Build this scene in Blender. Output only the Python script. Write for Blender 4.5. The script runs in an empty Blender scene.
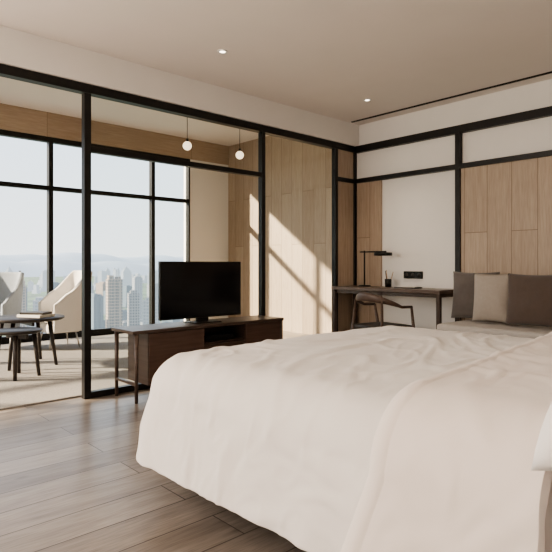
import bpy, bmesh, math, random
from mathutils import Vector, Matrix, noise
random.seed(4)
C = bpy.context.scene.collection

# ------------------------------------------------------------ materials
def newmat(name):
    m = bpy.data.materials.new(name); m.use_nodes = True
    nt = m.node_tree; b = nt.nodes['Principled BSDF']
    return m, nt, b
def rgba(c): return (c[0], c[1], c[2], 1)
def plain(name, col, rough=.5, metal=0, bump=0, bscale=200, var=0.0, vscale=3, sheen=0, emis=None, estr=0):
    m, nt, b = newmat(name)
    b.inputs['Roughness'].default_value = rough
    b.inputs['Metallic'].default_value = metal
    tc = nt.nodes.new('ShaderNodeTexCoord')
    n = nt.nodes.new('ShaderNodeTexNoise'); n.inputs['Scale'].default_value = vscale
    nt.links.new(tc.outputs['Object'], n.inputs['Vector'])
    r = nt.nodes.new('ShaderNodeValToRGB')
    r.color_ramp.elements[0].position = .3; r.color_ramp.elements[1].position = .7
    r.color_ramp.elements[0].color = rgba([max(0, x*(1-var)) for x in col])
    r.color_ramp.elements[1].color = rgba([min(1, x*(1+var)) for x in col])
    nt.links.new(n.outputs['Fac'], r.inputs['Fac']); nt.links.new(r.outputs['Color'], b.inputs['Base Color'])
    if bump:
        n2 = nt.nodes.new('ShaderNodeTexNoise'); n2.inputs['Scale'].default_value = bscale
        nt.links.new(tc.outputs['Object'], n2.inputs['Vector'])
        bp = nt.nodes.new('ShaderNodeBump'); bp.inputs['Strength'].default_value = bump; bp.inputs['Distance'].default_value = .01
        nt.links.new(n2.outputs['Fac'], bp.inputs['Height']); nt.links.new(bp.outputs['Normal'], b.inputs['Normal'])
    if sheen: b.inputs['Sheen Weight'].default_value = sheen
    if emis:
        b.inputs['Emission Color'].default_value = rgba(emis); b.inputs['Emission Strength'].default_value = estr
    return m

def wood(name, c1, c2, gap, axis_u, axis_v, bw, bh, rough=.5, gapsize=.004, planks=True, offset=.5, grain=1.0, tone=.38, freq=22, knots=False, fine=0):
    m, nt, b = newmat(name); L = nt.links.new
    b.inputs['Roughness'].default_value = rough
    tc = nt.nodes.new('ShaderNodeTexCoord')
    sep = nt.nodes.new('ShaderNodeSeparateXYZ'); L(tc.outputs['Object'], sep.inputs[0])
    com = nt.nodes.new('ShaderNodeCombineXYZ')
    L(sep.outputs[axis_u], com.inputs[0]); L(sep.outputs[axis_v], com.inputs[1])
    br = nt.nodes.new('ShaderNodeTexBrick')
    br.offset = offset; br.offset_frequency = 2
    br.inputs['Scale'].default_value = 1; br.inputs['Brick Width'].default_value = bw
    br.inputs['Row Height'].default_value = bh; br.inputs['Mortar Size'].default_value = gapsize
    br.inputs['Mortar Smooth'].default_value = .3; br.inputs['Bias'].default_value = 0
    br.inputs['Color1'].default_value = (0, 0, 0, 1); br.inputs['Color2'].default_value = (1, 1, 1, 1)
    br.inputs['Mortar'].default_value = (.5, .5, .5, 1)
    L(com.outputs[0], br.inputs['Vector'])
    add = nt.nodes.new('ShaderNodeVectorMath'); add.operation = 'ADD'
    sc = nt.nodes.new('ShaderNodeVectorMath'); sc.operation = 'SCALE'; sc.inputs['Scale'].default_value = 7.3
    L(br.outputs['Color'], sc.inputs[0]); 
    mp = nt.nodes.new('ShaderNodeMapping'); mp.inputs['Scale'].default_value = (1.2, freq, 1)
    L(com.outputs[0], mp.inputs['Vector']); L(mp.outputs[0], add.inputs[0])
    if planks: L(sc.outputs[0], add.inputs[1])
    ns = nt.nodes.new('ShaderNodeTexNoise'); ns.inputs['Scale'].default_value = 2.2; ns.inputs['Detail'].default_value = 7
    ns.inputs['Distortion'].default_value = .6
    L(add.outputs[0], ns.inputs['Vector'])
    mx = nt.nodes.new('ShaderNodeMath'); mx.operation = 'MULTIPLY_ADD'
    L(ns.outputs['Fac'], mx.inputs[0]); mx.inputs[1].default_value = grain
    bw_ = nt.nodes.new('ShaderNodeMath'); bw_.operation = 'MULTIPLY_ADD'; bw_.inputs[1].default_value = tone if planks else 0
    bw_.inputs[2].default_value = -(tone/2 if planks else 0) + .5 - .5*grain
    L(br.outputs['Color'], bw_.inputs[0]); L(bw_.outputs[0], mx.inputs[2])
    rp = nt.nodes.new('ShaderNodeValToRGB')
    rp.color_ramp.elements[0].position = .22; rp.color_ramp.elements[1].position = .78
    rp.color_ramp.elements[0].color = rgba(c1); rp.color_ramp.elements[1].color = rgba(c2)
    L(mx.outputs[0], rp.inputs['Fac']); last = rp.outputs['Color']
    if fine:
        mp3 = nt.nodes.new('ShaderNodeMapping'); mp3.inputs['Scale'].default_value = (5, 110, 1); L(com.outputs[0], mp3.inputs['Vector'])
        n3 = nt.nodes.new('ShaderNodeTexNoise'); n3.inputs['Scale'].default_value = 1.5; n3.inputs['Detail'].default_value = 4; L(mp3.outputs[0], n3.inputs['Vector'])
        r3 = nt.nodes.new('ShaderNodeValToRGB'); r3.color_ramp.elements[0].position = .35; r3.color_ramp.elements[1].position = .55
        r3.color_ramp.elements[0].color = (1-fine, 1-fine, 1-fine, 1); r3.color_ramp.elements[1].color = (1, 1, 1, 1); L(n3.outputs['Fac'], r3.inputs['Fac'])
        m3 = nt.nodes.new('ShaderNodeMixRGB'); m3.blend_type = 'MULTIPLY'; m3.inputs['Fac'].default_value = 1
        L(last, m3.inputs['Color1']); L(r3.outputs['Color'], m3.inputs['Color2']); last = m3.outputs[0]
    if knots:
        mp2 = nt.nodes.new('ShaderNodeMapping'); mp2.inputs['Scale'].default_value = (1, 2.6, 1); L(com.outputs[0], mp2.inputs['Vector'])
        vo = nt.nodes.new('ShaderNodeTexVoronoi'); vo.inputs['Scale'].default_value = 1.7; L(mp2.outputs[0], vo.inputs['Vector'])
        kr = nt.nodes.new('ShaderNodeValToRGB'); kr.color_ramp.elements[0].position = .02; kr.color_ramp.elements[0].color = (.35, .3, .27, 1)
        kr.color_ramp.elements[1].position = .09; kr.color_ramp.elements[1].color = (1, 1, 1, 1); L(vo.outputs['Distance'], kr.inputs['Fac'])
        mu = nt.nodes.new('ShaderNodeMixRGB'); mu.blend_type = 'MULTIPLY'; mu.inputs['Fac'].default_value = .8
        L(last, mu.inputs['Color1']); L(kr.outputs['Color'], mu.inputs['Color2']); last = mu.outputs[0]
    mix = nt.nodes.new('ShaderNodeMixRGB'); mix.inputs['Color2'].default_value = rgba(gap)
    if planks: L(br.outputs['Fac'], mix.inputs['Fac'])
    else: mix.inputs['Fac'].default_value = 0
    L(last, mix.inputs['Color1']); L(mix.outputs[0], b.inputs['Base Color'])
    bp = nt.nodes.new('ShaderNodeBump'); bp.inputs['Strength'].default_value = .12; bp.inputs['Distance'].default_value = .004
    L(ns.outputs['Fac'], bp.inputs['Height']); L(bp.outputs['Normal'], b.inputs['Normal'])
    return m

M = {}
M['plasterw'] = plain('wall_offwhite', (.81, .785, .75), .85, bump=.05, bscale=300, var=.015)
M['ceil'] = plain('ceiling_paint', (.82, .76, .705), .9, bump=.04, bscale=300, var=.01)
M['floor'] = wood('floor_oak_planks', (.18, .153, .132), (.375, .325, .282), (.055, .045, .038), 'Y', 'X', 1.9, .21, .28, .003, grain=.8, tone=.38, freq=9, knots=True, fine=.24)
OK1, OK2, OKG = (.37, .28, .205), (.51, .41, .315), (.15, .105, .075)
M['oakY'] = wood('oak_panel', OK1, OK2, OKG, 'Z', 'X', 2.2, .24, .5, .003, grain=.8, offset=.37, tone=.3, fine=.14)
M['oakF'] = wood('oak_fascia', OK1, OK2, OKG, 'Y', 'Z', 2.4, .4, .5, .003, grain=.8, tone=.3, fine=.14)
M['oakN'] = wood('oak_panel_narrow', OK1, OK2, OKG, 'Z', 'Y', 3, .5, .5, .003, planks=False, fine=.14)
M['black'] = plain('black_metal', (.012, .011, .010), .38, .3)
M['walnut'] = wood('walnut_dark', (.042, .028, .022), (.10, .067, .051), (0, 0, 0), 'Y', 'Z', 3, 3, .35, planks=False)
M['walnutr'] = wood('walnut_door', (.065, .038, .029), (.125, .076, .057), (0, 0, 0), 'Y', 'Z', 3, 3, .38, planks=False)
M['walnutX'] = wood('walnut_chair', (.055, .035, .026), (.12, .077, .058), (0, 0, 0), 'X', 'Z', 3, 3, .4, planks=False)
M['walnutD'] = wood('walnut_desk', (.04, .028, .022), (.09, .062, .048), (0, 0, 0), 'X', 'Y', 3, 3, .33, planks=False)
M['walnutT'] = wood('walnut_desktop', (.08, .054, .042), (.16, .115, .09), (0, 0, 0), 'X', 'Y', 3, 3, .33, planks=False)
M['blackwood'] = wood('blackened_oak', (.018, .013, .011), (.042, .032, .026), (0, 0, 0), 'X', 'Y', 3, 3, .4, planks=False)
M['linen'] = plain('white_linen', (.82, .785, .75), .85, bump=.12, bscale=900, var=.01, sheen=.2)
M['linen2'] = plain('white_linen_fold_shading', (.84, .765, .71), .85, bump=.12, bscale=900, var=.01, sheen=.2)  # warmer copy of the linen; the fold's shading is put into its colour
M['sheet'] = plain('cotton_sheet', (.80, .74, .70), .85, bump=.1, bscale=700, var=.01)
M['pillowm'] = plain('pillow_cotton', (.88, .86, .84), .85, bump=.1, bscale=700, var=.01)
M['carpet'] = plain('carpet_wool', (.33, .31, .29), .95, bump=.6, bscale=220, var=.12, vscale=60)
M['cush_dark'] = plain('cushion_taupe', (.125, .108, .098), .9, bump=.2, bscale=500, var=.05, vscale=30, sheen=.2)
M['cush_brown'] = plain('cushion_brown', (.105, .078, .065), .9, bump=.2, bscale=500, var=.05, vscale=30, sheen=.2)
M['cush_light'] = plain('cushion_stone', (.38, .34, .30), .9, bump=.15, bscale=400, var=.03, vscale=40)
M['fabric_grey'] = plain('fabric_greyblue', (.38, .42, .47), .9, bump=.2, bscale=400, var=.04, vscale=30)
M['sofa'] = plain('daybed_fabric', (.50, .475, .45), .9, bump=.2, bscale=400, var=.03, vscale=30)
M['screen'] = plain('tv_glass', (.004, .004, .005), .12)
M['chairfab'] = plain('armchair_fabric', (.82, .79, .75), .9, bump=.25, bscale=350, var=.02)
M['chrome'] = plain('brushed_steel', (.5, .48, .45), .3, 1)
M['globe'] = plain('opal_globe', (.9, .83, .74), .3, emis=(1, .80, .58), estr=.8)
M['lampon'] = plain('downlight_glow', (.9, .9, .9), .3, emis=(1, .9, .75), estr=3)
M['whitetrim'] = plain('white_ring', (.8, .78, .75), .5)
M['paper'] = plain('paper', (.75, .72, .67), .8)
M['leather'] = plain('black_leather', (.04, .034, .03), .5, bump=.1, bscale=150)
M['pencil'] = plain('pencil_wood', (.45, .3, .16), .6)
M['dark'] = plain('shadow_gap', (.02, .017, .015), .9)

def glassmat(name, tint=(.96, .975, .97)):
    m = bpy.data.materials.new(name); m.use_nodes = True; nt = m.node_tree
    nt.nodes.clear(); L = nt.links.new
    out = nt.nodes.new('ShaderNodeOutputMaterial'); mix = nt.nodes.new('ShaderNodeMixShader')
    tr = nt.nodes.new('ShaderNodeBsdfTransparent'); gl = nt.nodes.new('ShaderNodeBsdfGlossy')
    gl.inputs['Roughness'].default_value = .01; tr.inputs['Color'].default_value = rgba(tint)
    lw = nt.nodes.new('ShaderNodeLayerWeight'); lw.inputs['Blend'].default_value = .15
    mu = nt.nodes.new('ShaderNodeMath'); mu.operation = 'MULTIPLY'; mu.inputs[1].default_value = .6
    L(lw.outputs['Fresnel'], mu.inputs[0]); L(mu.outputs[0], mix.inputs[0])
    L(tr.outputs[0], mix.inputs[1]); L(gl.outputs[0], mix.inputs[2]); L(mix.outputs[0], out.inputs[0])
    return m
M['glass'] = glassmat('clear_glass')

# ------------------------------------------------------------ builder
class B:
    def __init__(s): s.bm = bmesh.new()
    def box(s, x0, x1, y0, y1, z0, z1, mi=0):
        v = [s.bm.verts.new((x, y, z)) for x in (x0, x1) for y in (y0, y1) for z in (z0, z1)]
        for f in ((0,1,3,2),(4,6,7,5),(0,4,5,1),(2,3,7,6),(0,2,6,4),(1,5,7,3)):
            fc = s.bm.faces.new([v[i] for i in f]); fc.material_index = mi
        return s
    def cyl(s, p0, p1, r0, r1=None, seg=20, mi=0):
        return s.tube([p0, p1], [r0, r0 if r1 is None else r1], seg, mi)
    def tube(s, pts, rad, seg=12, mi=0, flat=1.0):
        pts = [Vector(p) for p in pts]
        if not isinstance(rad, (list, tuple)): rad = [rad]*len(pts)
        rings = []
        t0 = (pts[1]-pts[0]).normalized()
        up = Vector((0, 0, 1)) if abs(t0.z) < .95 else Vector((0, 1, 0))
        for i, p in enumerate(pts):
            a = pts[max(i-1, 0)]; c = pts[min(i+1, len(pts)-1)]
            t = (c-a).normalized()
            n = t.cross(up).normalized(); b = n.cross(t).normalized()
            fl = flat[i] if isinstance(flat, (list, tuple)) else flat
            rings.append([s.bm.verts.new(p + n*math.cos(k*2*math.pi/seg)*rad[i]*fl + b*math.sin(k*2*math.pi/seg)*rad[i]) for k in range(seg)])
        for i in range(len(rings)-1):
            for k in range(seg):
                f = s.bm.faces.new([rings[i][k], rings[i][(k+1)%seg], rings[i+1][(k+1)%seg], rings[i+1][k]])
                f.material_index = mi; f.smooth = True
        for rg in (rings[0], rings[-1]):
            f = s.bm.faces.new(rg); f.material_index = mi
        return s
    def lathe(s, prof, c=(0, 0, 0), seg=32, mi=0):
        c = Vector(c); rings = []
        for r, z in prof:
            if r < 1e-5: rings.append([s.bm.verts.new(c+Vector((0, 0, z)))])
            else: rings.append([s.bm.verts.new(c+Vector((r*math.cos(k*2*math.pi/seg), r*math.sin(k*2*math.pi/seg), z))) for k in range(seg)])
        for a, b in zip(rings, rings[1:]):
            for k in range(seg):
                k2 = (k+1) % seg
                if len(a) == 1 and len(b) == 1: continue
                if len(a) == 1: vs = [a[0], b[k2], b[k]]
                elif len(b) == 1: vs = [a[k], a[k2], b[0]]
                else: vs = [a[k], a[k2], b[k2], b[k]]
                f = s.bm.faces.new(vs); f.material_index = mi; f.smooth = True
        return s
    def grid(s, fn, nu, nv, mi=0):
        g = [[s.bm.verts.new(fn(i/nu, j/nv)) for j in range(nv+1)] for i in range(nu+1)]
        for i in range(nu):
            for j in range(nv):
                f = s.bm.faces.new([g[i][j], g[i+1][j], g[i+1][j+1], g[i][j+1]]); f.smooth = True; f.material_index = mi
        return s
    def done(s, name, mats, parent=None, bevel=0, loc=None, rot=0, fixn=True, **kw):
        if fixn: bmesh.ops.recalc_face_normals(s.bm, faces=s.bm.faces)
        me = bpy.data.meshes.new(name); s.bm.to_mesh(me); s.bm.free()
        for m in (mats if isinstance(mats, (list, tuple)) else [mats]): me.materials.append(M[m] if isinstance(m, str) else m)
        o = bpy.data.objects.new(name, me); C.objects.link(o)
        if loc is not None: o.location = loc
        if rot: o.rotation_euler = (0, 0, rot)
        if parent: o.parent = parent
        if bevel:
            bv = o.modifiers.new('bevel', 'BEVEL'); bv.width = bevel; bv.segments = 2; bv.limit_method = 'ANGLE'
        for k, v in kw.items(): o[k] = v
        return o
def empty(name, loc, label, cat, rot=0, **kw):
    o = bpy.data.objects.new(name, None); C.objects.link(o); o.location = loc; o.rotation_euler = (0, 0, rot)
    o.empty_display_size = .1; o['label'] = label; o['category'] = cat
    for k, v in kw.items(): o[k] = v
    return o
def struct(b, name, mats, label, cat, bevel=0):
    return b.done(name, mats, bevel=bevel, kind='structure', label=label, category=cat)

# ------------------------------------------------------------ room shell
YB = .8; XW = -3.6; XR = 4.45; YN = -10.4
struct(B().box(-3.75, XR, YN, .9, -.12, 0), 'floor', 'floor', 'grey-brown oak plank floor', 'floor')
struct(B().box(.06, XR, YN, 0, 2.75, 2.9), 'ceiling', 'ceil', 'smooth warm off-white painted ceiling', 'ceiling')
struct(B().box(-3.75, .06, YN, YB, 3.2, 3.32), 'ceiling_sunroom', 'ceil', 'high painted ceiling over the lounge', 'ceiling')
struct(B().box(-.06, .06, YN, 0, 2.49, 3.2), 'wall_left', 'plasterw', 'plain off-white wall above the glass partition', 'wall')
struct(B().box(-.04, XR, .005, YB, 0, 3.2), 'wall_back', 'plasterw', 'off-white plaster wall behind desk and daybed', 'wall')
struct(B().box(-3.75, -.04, YB, YB+.12, 0, 3.2), 'wall_sunroom', 'oakY', 'light oak plank wall catching sunlight', 'wall')
struct(B().box(-3.75, XW+.04, -.02, YB, 0, 2.86), 'wall_window', 'plasterw', 'narrow white wall beside the windows', 'wall')
struct(B().box(-3.75, XW+.06, YN, YB, 2.86, 3.2), 'wall_fascia', 'oakF', 'oak clad band above the tall windows', 'wall')
struct(B().box(4.35, XR, YN, 0, 0, 2.75), 'wall_right', 'plasterw', 'off-white wall behind the bed head', 'wall')
struct(B().box(-3.75, XR, YN-.12, YN, 0, 3.32), 'wall_front', 'plasterw', 'plain off-white wall facing the desk', 'wall')

ys = [-10.38, -8.78, -7.18, -5.58, -3.96, -2.34, -.72, -.02]
for i in range(len(ys)-1):
    a, c = ys[i], ys[i+1]; w = .03; b = B()
    x0, x1 = XW-.045, XW+.045
    b.box(x0, x1, a, a+w, .0, 2.86); b.box(x0, x1, c-w, c, .0, 2.86)
    b.box(x0, x1, a+w, c-w, 2.79, 2.86); b.box(x0, x1, a+w, c-w, .0, .10); b.box(x0, x1, a+w, c-w, 2.115, 2.175)
    b.box(XW-.006, XW+.006, a+w, c-w, .10, 2.115, 1); b.box(XW-.006, XW+.006, a+w, c-w, 2.175, 2.79, 1)
    struct(b, 'window_%d' % (i+1), ['black', 'glass'], 'tall black-framed window with transom light', 'window')

struct(B().box(.1, 4.3, -.20, -.17, 2.742, 2.7505), 'trim_1', 'dark', 'long slim black air slot in the ceiling', 'vent')
FB = ['black']
def bb(name, *a):
    return struct(B().box(*a), name, FB, 'black frame batten on the wall', 'wall trim', bevel=.002)
bb('trim_2', .045, 4.35, -.05, .004, 2.41, 2.49)
bb('trim_3', .045, 1.345, -.05, .004, 2.045, 2.095)
bb('trim_4', 1.345, 1.40, -.05, .004, 0, 2.41)
bb('trim_5', 1.40, 4.35, -.05, .004, 2.045, 2.095)
struct(B().box(1.401, 4.35, -.03, .004, .0, 2.044), 'trim_6', 'oakY', 'light oak panelling framed in black', 'wall panel')
struct(B().box(.046, .40, -.02, .004, .0, 2.044), 'trim_7', 'oakY', 'narrow light oak panel beside the white wall', 'wall panel')

# ------------------------------------------------------------ glass partition
P = empty('glass_partition', (0, -2.5, 0), 'black-framed glass partition between bedroom and lounge', 'glass partition')
def pc(b, name, mats, **k):
    o = b.done(name, mats, **k); o.parent = P; o.matrix_parent_inverse = Matrix.Translation((0, 2.5, 0)); return o
for a, c in ((-3.385, -3.33), (-1.53, -1.482), (-.395, -.347), (-.050, -.001), (-6.8, -6.745)):
    pc(B().box(-.03, .03, a, c, 0, 2.42), 'post', 'black', bevel=.003)
pc(B().box(-.04, .04, YN+.01, -.001, 2.42, 2.489), 'top_rail', 'black', bevel=.003)
pc(B().box(-.03, .03, -3.33, -1.53, 1.96, 2.005), 'transom', 'black', bevel=.003)
pc(B().box(-.03, .03, -3.33, -1.53, 0.0, .05), 'bottom_rail', 'black', bevel=.003)
pc(B().box(-.03, .03, -1.482, -.395, 0.0, .03), 'bottom_rail', 'black', bevel=.003)
pc(B().box(-.03, .03, -.347, -.050, 2.045, 2.095), 'transom', 'black', bevel=.003)
pc(B().box(-.006, .006, -3.33, -1.53, .05, 1.96), 'glass_pane', 'glass')
pc(B().box(-.006, .006, -3.33, -1.53, 2.005, 2.42), 'glass_pane', 'glass')
pc(B().box(-.006, .006, -1.482, -.395, .03, 2.42), 'glass_pane', 'glass')
pc(B().box(-.015, .015, -.347, -.050, 0, 2.045), 'oak_panel', 'oakN', label='light oak infill panel')
pc(B().box(-.015, .015, -.347, -.050, 2.095, 2.42), 'oak_panel', 'oakN', label='light oak infill panel')

B().box(-3.5, -.08, -10.2, -.95, .001, .014).done('rug', 'carpet', bevel=.004, label='large grey-beige wool rug under the lounge furniture', category='rug')

# ------------------------------------------------------------ ceiling lights
for i, (x, y) in enumerate(((.75, -2.575), (.75, -.73))):
    e = empty('downlight' if i == 0 else 'downlight.001', (x, y, 2.75), 'small round recessed ceiling downlight, switched on', 'ceiling light', group='recessed downlights')
    B().lathe([(.024, 0), (.024, -.006), (.040, -.006), (.042, -.001), (.042, 0)]).done('trim_ring', 'whitetrim', e)
    B().lathe([(0, -.003), (.023, -.003)]).done('light_lens', 'lampon', e)

for i, y in enumerate((-1.23, -.35)):
    e = empty('pendant_lamp' if i == 0 else 'pendant_lamp.001', (-1.8, y, 3.2), 'small opal glass globe pendant on a thin black cord', 'pendant lamp', group='globe pendants')
    B().cyl((0, 0, -.52), (0, 0, -.01), .004, seg=8).done('cord', 'black', e)
    B().lathe([(0, 0), (.04, 0), (.04, -.02), (0, -.02)]).done('ceiling_rose', 'black', e)
    B().lathe([(0, -.49), (.018, -.49), (.018, -.525), (0, -.525)]).done('cap', 'black', e)
    B().lathe([(.058*math.sin(k*math.pi/16), -.58+.058*math.cos(k*math.pi/16)) for k in range(17)]).done('globe', 'globe', e)

# ------------------------------------------------------------ TV console
e = empty('tv_console', (.24, -2.36, 0), 'dark walnut media console with open centre shelf', 'tv console')
def cc(b, name, mats, **k): return b.done(name, mats, e, **k)
x0, x1, y0, y1 = -.18, .19, -.82, .76
cc(B().box(x0, x1, y0, y1, .53, .555), 'table_top', 'walnut', bevel=.003)
b = B().box(x0+.02, x1-.02, y0+.14, y0+.16, .12, .529)
b.box(x0+.02, x1-.02, y1-.06, y1-.04, .12, .529).box(x0+.02, x1-.02, y0+.161, y1-.061, .12, .14)
b.box(x0+.02, x0+.035, y0+.161, y1-.061, .141, .529).box(x0+.04, x1-.03, -.16, -.145, .141, .529).box(x0+.04, x1-.03, .30, .315, .141, .529)
b.box(x0+.04, x1-.04, -.144, .299, .385, .40)
cc(b, 'cabinet_body', 'walnut')
cc(B().box(x1-.028, x1-.01, y0+.145, -.155, .13, .525), 'door', 'walnutr', bevel=.002)
cc(B().box(x1-.028, x1-.01, .305, y1-.045, .13, .525), 'door', 'walnutr', bevel=.002)
cc(B().box(x1-.03, x1-.012, -.153, .303, .13, .383), 'drawer', 'walnut', bevel=.002)
for a in (x0+.02, x1-.02):
    for c in (y0+.04, y1-.02):
        cc(B().cyl((a, c, 0), (a, c, .529), .013, .018, 12), 'leg', 'walnut')
cc(B().box(x0+.02, x1-.02, y0+.03, y0+.05, .13, .15), 'stretcher', 'walnut')
B().box(-.1, .08, -.15, .15, 0, .045).done('media_player', 'black', bevel=.004, loc=(.26, -2.29, .401), label='slim black media player inside the console', category='media player')

t = empty('television', (.22, -2.40, .556), 'black flatscreen television standing on the console', 'television')
B().box(-.02, .012, -.43, .43, .04, .535).done('housing', 'black', t, bevel=.004)
B().box(.0125, .015, -.42, .42, .055, .525).done('screen', 'screen', t)
b = B().box(-.015, .012, -.06, .06, .0, .04); b.box(-.09, .10, -.14, .14, 0, .008)
b.done('stand', 'black', t, bevel=.002)

# ------------------------------------------------------------ desk
e = empty('desk', (.76, -.28, 0), 'long dark wood writing desk against the white wall', 'desk')
B().box(-.71, .67, -.21, .225, .78, .815).done('desktop', 'walnutT', e, bevel=.003)
B().box(-.67, .63, -.17, .21, .74, .779).done('drawer_case', 'walnutD', e, bevel=.002)
for a in (-.34, .31):
    B().box(a-.31, a+.31, -.18, -.171, .743, .777).done('drawer', 'walnutD', e, bevel=.002)
for a in (-.69, .645):
    for c in (-.18, .195):
        B().box(a-.02, a+.02, c-.02, c+.02, 0, .779).done('leg', 'walnutD', e, bevel=.003)
    B().box(a-.010, a+.010, -.159, .174, .10, .13).done('stretcher', 'walnutD', e, bevel=.002)
DZ = .815
L0 = empty('desk_lamp', (.30, -.2, DZ), 'black metal desk lamp with long horizontal arm', 'desk lamp')
B().lathe([(0, 0), (.07, 0), (.07, .014), (0, .016)]).done('base', 'black', L0)
B().cyl((0, 0, .012), (0, 0, .41), .009).done('pole', 'black', L0)
B().cyl((-.06, 0, .395), (.30, 0, .395), .008).done('arm', 'black', L0)
B().lathe([(0, .385), (.095, .385), (.10, .38), (.10, .35), (.093, .35), (.093, .375), (0, .375)], (.26, 0, 0)).done('lamp_shade', 'black', L0)
pcup = empty('pencil_cup', (.60, -.16, DZ), 'black cylindrical pencil cup on the desk', 'pencil cup')
B().lathe([(0, 0), (.035, 0), (.038, .09), (.034, .09), (.031, .006), (0, .006)]).done('cup', 'black', pcup)
for i, (a, c, m) in enumerate(((.05, .05, 'pencil'), (-.05, .03, 'black'), (-.01, -.04, 'pencil'), (.035, -.01, 'whitetrim'))):
    B().cyl((a*.2, c*.15, .01), (a, c*.5, .17+.01*i), .004, .004, 8).done('pencil' if i == 0 else 'pencil.%03d' % i, m, loc=(.60, -.16, DZ), label='thin pencil standing in the cup', category='pencil', group='pencils in the cup')
B().box(-.12, .12, -.085, .085, 0, .012).done('notebook', 'leather', bevel=.003, loc=(.94, -.28, DZ), rot=.1, label='closed black leather notebook lying on the desk', category='notebook')
B().box(-.1, .1, -.07, .07, 0, .005).done('writing_paper', 'paper', loc=(.94, -.28, DZ+.013), rot=.15, label='small sheet stack on the notebook', category='paper')
s = empty('socket_plate', (.82, 0, .95), 'black double wall socket above the desk', 'wall socket')
B().box(-.12, .12, -.012, .003, -.04, .04).done('plate', 'black', s, bevel=.004)
for a in (-.08, 0, .08):
    B().lathe([(0, 0), (.022, 0), (.022, .004), (0, .004)]).done('socket_face', 'leather', s).matrix_local = Matrix.Translation((a, -.012, 0)) @ Matrix.Rotation(math.pi/2, 4, 'X')

# ------------------------------------------------------------ desk chair (faces +y)
ch = empty('desk_chair', (1.0, -.84, 0), 'walnut armchair with curved back rail and dark seat', 'chair', rot=-.15)
ch.scale = (.94, .94, .97)
def arc(r, a0, a1, n, z0, zb):
    pts = []
    for k in range(n+1):
        a = math.radians(a0+(a1-a0)*k/n); q = abs((k/n)-.5)*2
        pts.append((r*math.cos(a)*1.0, .02+r*math.sin(a)*.95, zb+(z0-zb)*q**1.5))
    return pts
pts = [(.265, .17, .68)] + arc(.27, 0, -180, 24, .685, .785) + [(-.265, .17, .68)]
rad = []; fl = []
for k in range(len(pts)):
    q = abs(k/(len(pts)-1)-.5)*2; r_ = .014+.030*(1-min(1, q*1.15))**.8 if q*1.15 < 1 else .014
    rad.append(r_); fl.append(.013/r_)
B().tube(pts, rad, 16, flat=fl).done('back_rail', 'walnutX', ch)
b = B().grid(lambda u, v: Vector(((u-.5)*.46, (v-.5)*.44+.02, .49+.02*((1-(2*u-1)**4)*(1-(2*v-1)**4))-.01*math.exp(-((u-.5)**2+(v-.5)**2)*8))), 16, 16)
so = b.done('seat', 'leather', ch); md = so.modifiers.new('s', 'SOLIDIFY'); md.thickness = .055; md.offset = -1
b = B().box(-.22, .22, .20, .225, .39, .43).box(-.22, .22, -.20, -.175, .39, .43).box(-.225, -.2, -.18, .2, .39, .43).box(.2, .225, -.18, .2, .39, .43)
b.done('seat_frame', 'walnutX', ch, bevel=.004)
for sx in (-1, 1):
    B().tube([(sx*.27, .235, 0), (sx*.25, .22, .42), (sx*.262, .17, .68)], [.012, .018, .013], 12).done('leg', 'walnutX', ch)
    B().tube([(sx*.235, -.30, 0), (sx*.215, -.20, .42), (sx*.19, -.175, .745)], [.012, .018, .012], 12).done('leg', 'walnutX', ch)

# ------------------------------------------------------------ daybed
e = empty('daybed', (2.92, -.45, 0), 'upholstered grey-beige daybed bench against oak panelling', 'sofa')
B().box(-1.20, 1.2, -.38, .40, .08, .34).done('base', 'walnut', e, bevel=.01)
B().box(-1.30, 1.21, -.43, .41, .341, .54).done('seat_cushion', 'sofa', e, bevel=.025)
B().box(-1.30, 1.21, .18, .41, .541, .78).done('backrest', 'sofa', e, bevel=.03)
for a in (-1.1, 1.1):
    for c in (-.3, .3): B().cyl((a, c, 0), (a, c, .081), .02).done('leg', 'black', e)

def cushion(name, w, h, d, loc, rx, rz, mat, label, cat, group=None, ry=0, n=26, wr=.012, pz=3.2):
    b = B()
    def f(side):
        def g(u, v):
            a, c = 2*u-1, 2*v-1
            k = (1-abs(a)**pz)*(1-abs(c)**pz)
            x = a*w/2*(1-.05*(1-c*c)); z = c*h/2*(1-.06*(1-a*a))
            nn = (noise.noise(Vector((x*7+loc[0]*3, z*7, side*3)))+.4*noise.noise(Vector((x*16, z*11+loc[0], side*3))))*wr*k
            return Vector((x, side*(d/2*max(k, 0)**.5*1.0)+nn, z))
        return g
    b.grid(f(-1), n, n); b.grid(f(1), n, n)
    bmesh.ops.remove_doubles(b.bm, verts=b.bm.verts, dist=.0008)
    o = b.done(name, mat, loc=loc)
    o.rotation_euler = (rx, ry, rz)
    o['label'] = label; o['category'] = cat
    if group: o['group'] = group
    return o
g = 'throw cushions on the daybed'
cushion('throw_cushion', .46, .45, .15, (1.73, -.38, .775), -.10, 0, 'cush_dark', 'dark taupe square cushion leaning on the daybed back', 'cushion', g, pz=2.3)
cushion('throw_cushion.001', .34, .44, .13, (1.965, -.53, .77), -.10, .04, 'cush_light', 'stone beige cushion between two dark cushions', 'cushion', g, pz=2.3)
cushion('throw_cushion.002', .50, .44, .15, (2.36, -.57, .77), -.12, -.04, 'cush_brown', 'dark brown square cushion leaning upright', 'cushion', g, pz=2.3)

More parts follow.
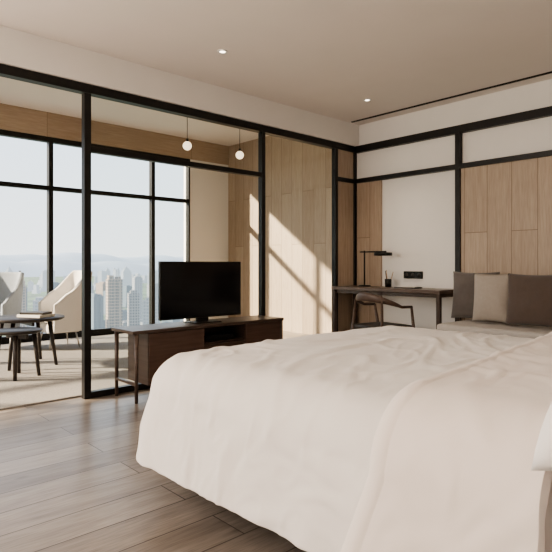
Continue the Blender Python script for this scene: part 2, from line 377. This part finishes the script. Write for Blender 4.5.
# ------------------------------------------------------------ bed
bed = empty('bed', (2.95, -2.94, 0), 'king-size hotel bed with white mattress', 'bed')
B().box(-.96, 1.12, -.82, .84, .05, .28).done('base', 'walnut', bed, bevel=.01)
o = B().box(-.95, 1.12, -.90, .90, .281, .565).done('mattress', 'sheet', bed, bevel=.11); o.modifiers['bevel'].segments = 6
for p in o.data.polygons: p.use_smooth = True
B().box(1.22, 1.30, -1.1, 1.1, .02, 1.15).done('headboard', 'sofa', bed, bevel=.02)

def drape(name, xa, xb, ya, yb, top, r, hang, foot, mat, parent=None, seed=0, fold=.03, n=(200, 240), th=.018, skew=0, puff=.03, flare=.04, xhem=0, crease=1.0, roll=False, **kw):
    arcL = r*math.pi/2
    pmin = xa+r-(arcL+hang) if foot else xa
    pmax = xb; qmin = ya+r-(arcL+hang); qmax = yb-r+(arcL+hang)
    def f(u, v):
        p = pmin+(pmax-pmin)*u; q = qmin+(qmax-qmin)*v
        cx = max(p, xa+r) if foot else p; cy = min(max(q, ya+r), yb-r)
        dx, dy = p-cx, q-cy
        L = max(abs(dx), abs(dy))
        if L > 1e-9: nrm = Vector((dx, dy, 0)).normalized()
        else: nrm = Vector((0, 0, 0))
        if L < arcL:
            o = r*math.sin(L/r); z = top-r*(1-math.cos(L/r)); hf = 0
        else:
            hf = (L-arcL); o = r+flare*hf; z = top-r-hf
        edge = min(1, L/arcL)
        pos = Vector((cx, cy, z))+nrm*o
        w = hf/max(hang, .01)
        s3 = Vector((pos.x*2.2+seed, pos.y*2.2, z*.7))
        pos += nrm*(noise.noise(s3)*fold*(.3*edge+.8*w) + .018*noise.noise(Vector((pos.x*5+seed, pos.y*5, z*.9)))*(.2+w)*edge)
        k = 1-edge
        ex = min(1, (cx-xa-r)/.6) if foot else 1
        by = 1-abs((cy-(ya+yb)/2)/((yb-ya)/2))**3
        pos.z += k*(puff*by*(.3+.7*max(0, ex)) + .006*noise.noise(Vector((pos.x*1.6, pos.y*1.6, seed))))
        A = Vector((pos.x*1.7+.8*pos.y, pos.y*.9-.5*pos.x, seed+z*1.2))
        A += Vector((.5, .5, 0))*noise.noise(A*1.1)
        cr = max(0, 1-abs(noise.noise(A*1.5))*6); cr = cr*cr*(3-2*cr)
        cr2 = max(0, 1-abs(noise.noise(A*2.8+Vector((5, 1, 0))))*5); cr2 = cr2*cr2*(3-2*cr2)
        cr3 = max(0, 1-abs(noise.noise(A*5.5+Vector((1, 8, 0))))*4)
        d = (.006*cr+.0045*cr2+.003*cr3)*crease
        if roll:
            rr = min(1, u/.10); d += -.012*(1-rr)**2 + .006*math.sin(math.pi*rr)
        pos.z += d*(1-edge); pos += nrm*d*edge
        if not foot:
            pos.x += skew*(ya+yb-2*cy)/(yb-ya)*.5 - xhem*w*(1-u)
        return pos
    b = B(); b.grid(f, n[0], n[1])
    o = b.done(name, mat, parent, fixn=True, **kw)
    s = o.modifiers.new('thick', 'SOLIDIFY'); s.thickness = th; s.offset = 0
    bv = o.modifiers.new('soft', 'BEVEL'); bv.width = th*.3; bv.segments = 3; bv.angle_limit = 1.0
    return o
dv = drape('duvet', 1.87, 3.45, -3.90, -1.95, .634, .16, .29, True, 'linen', seed=1.7, fold=.03, flare=.20, puff=.03,
           label='plump white duvet draped over the bed', category='duvet')
drape('turned_back_edge', 3.19, 3.62, -3.975, -1.89, .702, .20, .38, False, 'linen2', parent=dv, seed=6.1, fold=.02, n=(70, 190), th=.038, skew=.24, puff=.0, xhem=.12, crease=.9, flare=.12, roll=True)
g = 'white bed pillows'
cushion('pillow', .78, .54, .26, (3.885, -3.62, .84), .72, math.pi/2, 'pillowm', 'plump white pillow at the bed head', 'pillow', g, pz=2.8)
cushion('pillow.001', .76, .54, .24, (3.90, -2.46, .84), .72, math.pi/2, 'pillowm', 'plump white pillow at the bed head', 'pillow', g, pz=2.8)

# ------------------------------------------------------------ lounge furniture
def round_table(name, x, y, R, h, label, rot=0, th=.03):
    e = empty(name, (x, y, .0155), label, 'coffee table', rot=rot)
    B().lathe([(0, h-th), (R-.02, h-th), (R, h-th+.012), (R, h-.004), (R-.004, h), (0, h)], seg=48).done('table_top', 'blackwood', e)
    for k in range(4):
        a = math.pi/4+k*math.pi/2; c, s_ = math.cos(a), math.sin(a)
        B().cyl((R*.86*c, R*.86*s_, 0), (R*.66*c, R*.66*s_, h-th), .016, .022, 12).done('leg', 'blackwood', e)
    B().box(-R*.6, R*.6, -.012, .012, h-th-.05, h-th-.001).done('cross_bar', 'blackwood', e)
    return e
round_table('coffee_table', -1.77, -3.25, .38, .50, 'round dark wood coffee table on four legs')
round_table('side_table', -1.17, -3.52, .22, .44, 'smaller round dark wood nesting table', rot=.4)
B().box(-.15, .15, -.11, .11, 0, .028).done('book', 'paper', bevel=.003, loc=(-1.70, -3.17, .5165), rot=.5, label='pale hardcover book on the coffee table', category='book')
B().box(-.13, .13, -.09, .09, 0, .022).done('book.001', 'leather', bevel=.003, loc=(-1.70, -3.17, .5455), rot=.7, label='dark slim book lying on a pale book', category='book')

def armchair(name, x, y, rot, fab, label, sc=.9, hh=.40):
    ac = empty(name, (x, y, .0155), label, 'armchair', rot=math.radians(rot)); ac.scale = (sc, sc, 1)
    def shell(u, v):
        a = math.radians(-208+236*u)
        q = abs(u-.5)*2
        bk = max(0, min(1, (1-q)/.6)); bk = bk*bk*(3-2*bk)
        H = .57+hh*bk
        z = .22+(H-.22)*v
        ca, sa = math.cos(a), math.sin(a)
        sup = lambda t: math.copysign(abs(t)**.66, t)
        return Vector((.35*sup(ca)*(1+.03*v), .31*sup(sa)-(z-.24)*.15*bk, z))
    o = B().grid(shell, 48, 16).done('backrest', fab, ac)
    m_ = o.modifiers.new('s', 'SOLIDIFY'); m_.thickness = .07; m_.offset = 0
    m_ = o.modifiers.new('b', 'BEVEL'); m_.width = .022; m_.segments = 3; m_.angle_limit = 1.0
    B().box(-.29, .29, -.24, .26, .20, .33).done('seat_base', fab, ac, bevel=.04)
    B().box(-.28, .28, -.22, .29, .331, .45).done('seat_cushion', fab, ac, bevel=.045)
    for sx in (-1, 1):
        for sy in (-1, 1):
            B().cyl((sx*.25, sy*.22, 0), (sx*.20, sy*.18, .202), .009, .013, 10).done('leg', 'chrome', ac)
armchair('armchair', -2.76, -2.53, 178, 'chairfab', 'broad white lounge chair with upright solid back', .84, .40)
armchair('armchair.001', -3.18, -3.20, 215, 'fabric_grey', 'grey-blue lounge chair beside the white one', .76, .38)

# ------------------------------------------------------------ city outside (air haze = airlight emission growing with distance)
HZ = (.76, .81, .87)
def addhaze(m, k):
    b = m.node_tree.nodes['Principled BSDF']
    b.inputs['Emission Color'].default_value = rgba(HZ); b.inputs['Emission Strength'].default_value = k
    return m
def bmat(name, wall, win, sx, sz, mort, hz):
    m, nt, b = newmat(name); L = nt.links.new
    tc = nt.nodes.new('ShaderNodeTexCoord'); sep = nt.nodes.new('ShaderNodeSeparateXYZ'); L(tc.outputs['Object'], sep.inputs[0])
    ad = nt.nodes.new('ShaderNodeMath'); L(sep.outputs['X'], ad.inputs[0]); L(sep.outputs['Y'], ad.inputs[1])
    co = nt.nodes.new('ShaderNodeCombineXYZ'); L(ad.outputs[0], co.inputs[0]); L(sep.outputs['Z'], co.inputs[1])
    br = nt.nodes.new('ShaderNodeTexBrick'); br.offset = 0
    br.inputs['Scale'].default_value = 1; br.inputs['Brick Width'].default_value = sx; br.inputs['Row Height'].default_value = sz
    br.inputs['Mortar Size'].default_value = mort; br.inputs['Mortar Smooth'].default_value = 0
    br.inputs['Color1'].default_value = rgba(win); br.inputs['Color2'].default_value = rgba([x*.85 for x in win]); br.inputs['Mortar'].default_value = rgba(wall)
    L(co.outputs[0], br.inputs['Vector']); L(br.outputs['Color'], b.inputs['Base Color']); b.inputs['Roughness'].default_value = .9
    b.inputs['Specular IOR Level'].default_value = .1
    return addhaze(m, hz)
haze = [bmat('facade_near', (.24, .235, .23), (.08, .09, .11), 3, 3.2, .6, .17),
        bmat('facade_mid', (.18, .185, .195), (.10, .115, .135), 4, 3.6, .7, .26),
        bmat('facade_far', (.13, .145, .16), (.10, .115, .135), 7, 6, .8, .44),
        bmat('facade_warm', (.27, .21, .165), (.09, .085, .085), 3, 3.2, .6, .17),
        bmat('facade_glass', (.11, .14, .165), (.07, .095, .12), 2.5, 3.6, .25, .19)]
G = -110
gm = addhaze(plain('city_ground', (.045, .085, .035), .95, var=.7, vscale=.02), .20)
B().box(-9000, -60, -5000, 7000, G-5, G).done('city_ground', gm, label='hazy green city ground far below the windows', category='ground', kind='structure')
cam0 = (4.166, -5.146)
placed = []
def tower(ang, dist, w, dp, ztop, hz, style=0):
    a = math.radians(ang); x = cam0[0]-math.cos(a)*dist; y = cam0[1]+math.sin(a)*dist
    rr = max(w, dp)*.95+3
    for (px_, py_, pr) in placed:
        if (px_-x)**2+(py_-y)**2 < (rr+pr)**2: return
    nb = len(placed); placed.append((x, y, rr))
    h = ztop-G; b = B()
    b.box(-dp/2, dp/2, -w/2, w/2, 0, h*.96)
    if style == 0:
        b.box(-dp*.3, dp*.3, -w*.3, w*.3, h*.96, h)
    elif style == 1:
        b.box(-dp*.45, dp*.45, -w*.42, -w*.1, h*.96, h); b.box(-dp*.4, dp*.4, w*.1, w*.4, h*.96, h*.985)
        b.box(dp*.5, dp*.6, -w*.3, -w*.15, 0, h*.94); b.box(dp*.5, dp*.6, w*.15, w*.3, 0, h*.94)
    elif style == 3:
        b.box(-dp*.4, dp*.4, -w*.4, w*.4, h*.96, h*1.03); b.box(-dp*.25, dp*.25, -w*.25, w*.25, h*1.03, h*1.1); b.box(-dp*.1, dp*.1, -w*.1, w*.1, h*1.1, h*1.16)
    else:
        b.box(-dp*.35, dp*.35, -w*.35, w*.35, h*.96, h*.985); b.cyl((0, 0, h*.98), (0, 0, h*1.06), w*.04, w*.01, 8)
    b.box(-dp*.8, dp*.8, -w*.75, w*.75, 0, 14)
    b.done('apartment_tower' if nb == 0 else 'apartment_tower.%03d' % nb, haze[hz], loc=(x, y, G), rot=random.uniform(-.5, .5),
           label=('hazy distant' if hz == 2 else 'pale concrete')+' high-rise apartment tower in the city', category='building', group='city towers outside')
tower(25.9, 600, 15, 13, -10, 3, 1); tower(27.8, 640, 12, 16, -28, 0, 0); tower(24.2, 700, 12, 16, -34, 4, 1)
tower(17.2, 700, 13, 18, -20, 3, 3); tower(18.9, 640, 11, 16, -34, 1, 0)
tower(21.5, 600, 11, 18, -40, 3, 1); tower(29.6, 600, 9, 16, -34, 1, 2); tower(31.6, 700, 14, 18, -30, 4, 0)
tower(23.2, 900, 14, 20, -28, 1, 3); tower(28.2, 1000, 14, 20, -18, 1, 2)
for k in range(140):
    d = random.uniform(1000, 3400); tower(random.uniform(12, 36), d, random.uniform(10, 34), random.uniform(14, 26), random.uniform(-98, -38) if d < 1600 else random.uniform(-92, -14), 2 if d > 1600 else random.choice((1, 1, 4, 3)), k % 4)
for k in range(80):
    tower(random.uniform(12, 36), random.uniform(480, 1000), random.uniform(12, 26), random.uniform(12, 24), random.uniform(-98, -62), random.choice((0, 1, 3, 4)), 0)
for j, (dx, base, amp, hz_) in enumerate(((0, 60, 110, .50), (-1400, 150, 150, .60))):
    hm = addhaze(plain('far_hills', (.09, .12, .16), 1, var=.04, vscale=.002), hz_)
    def hill(u, v):
        y = -4000+10800*u
        h = base+amp*abs(noise.noise(Vector((y*.0007+j*5, 1.3, 0))))+40*noise.noise(Vector((y*.003, 7.3+j, 0)))
        return Vector((-5200-900*v+dx, y, G+max(0, (h+60))*math.sin(min(1, v*1.6)*math.pi/2)))
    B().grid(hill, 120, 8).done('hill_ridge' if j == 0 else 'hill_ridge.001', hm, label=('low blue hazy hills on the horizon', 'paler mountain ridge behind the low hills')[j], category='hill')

# ------------------------------------------------------------ light
SUN = Vector((.62, .87, -.45)).normalized()
w = bpy.data.worlds.new('sky'); bpy.context.scene.world = w; w.use_nodes = True; nt = w.node_tree
bg = nt.nodes['Background']; tc = nt.nodes.new('ShaderNodeTexCoord'); sp = nt.nodes.new('ShaderNodeSeparateXYZ')
nt.links.new(tc.outputs['Generated'], sp.inputs[0])
rp = nt.nodes.new('ShaderNodeValToRGB'); cr = rp.color_ramp
cr.elements[0].position = 0; cr.elements[0].color = (.82, .82, .82, 1)
cr.elements[1].position = .8; cr.elements[1].color = (.44, .56, .76, 1)
q = cr.elements.new(.2); q.color = (.70, .77, .86, 1)
nt.links.new(sp.outputs['Z'], rp.inputs['Fac']); nt.links.new(rp.outputs['Color'], bg.inputs['Color'])
bg.inputs['Strength'].default_value = 1.25
sun = bpy.data.lights.new('sun', 'SUN'); sun.energy = 13; sun.color = (1, .81, .61); sun.angle = .025
so = bpy.data.objects.new('sun', sun); C.objects.link(so)
so.rotation_euler = SUN.to_track_quat('-Z', 'Y').to_euler()

for i, (x, y) in enumerate(((.75, -2.575), (.75, -.73))):
    l = bpy.data.lights.new('downlight_beam', 'SPOT'); l.energy = 18; l.color = (1, .84, .68); l.spot_size = 1.6; l.spot_blend = .8; l.shadow_soft_size = .03
    lo = bpy.data.objects.new('downlight_beam', l); C.objects.link(lo); lo.location = (x, y, 2.735)
def area(loc, d, sx, sy, en, col):  # added soft fill light, out of view, no fixture in the room
    l = bpy.data.lights.new('fill_light', 'AREA'); l.shape = 'RECTANGLE'; l.size = sx; l.size_y = sy; l.energy = en; l.color = col
    lo = bpy.data.objects.new('fill_light', l); C.objects.link(lo); lo.location = loc
    lo.rotation_euler = Vector(d).to_track_quat('-Z', 'Y').to_euler()
area((2.2, -7.5, 1.6), (.05, 1, .15), 3.0, 2.0, 25, (1, .86, .74))
area((.25, -6.4, 1.7), (1, .6, -.05), 2.4, 1.8, 62, (1, .86, .735))

# ------------------------------------------------------------ camera
cam = bpy.data.cameras.new('camera'); cam.sensor_width = 36; cam.clip_end = 20000; cam.clip_start = .05
cam.lens = 538/552*36; cam.shift_y = -11/552
co = bpy.data.objects.new('camera', cam); C.objects.link(co)
co.location = (4.166, -5.146, 1.06); co.rotation_euler = (math.pi/2, 0, math.radians(47.35))
bpy.context.scene.camera = co
sc = bpy.context.scene
sc.view_settings.view_transform = 'AgX'; sc.view_settings.look = 'AgX - Medium High Contrast'; sc.view_settings.exposure = .95
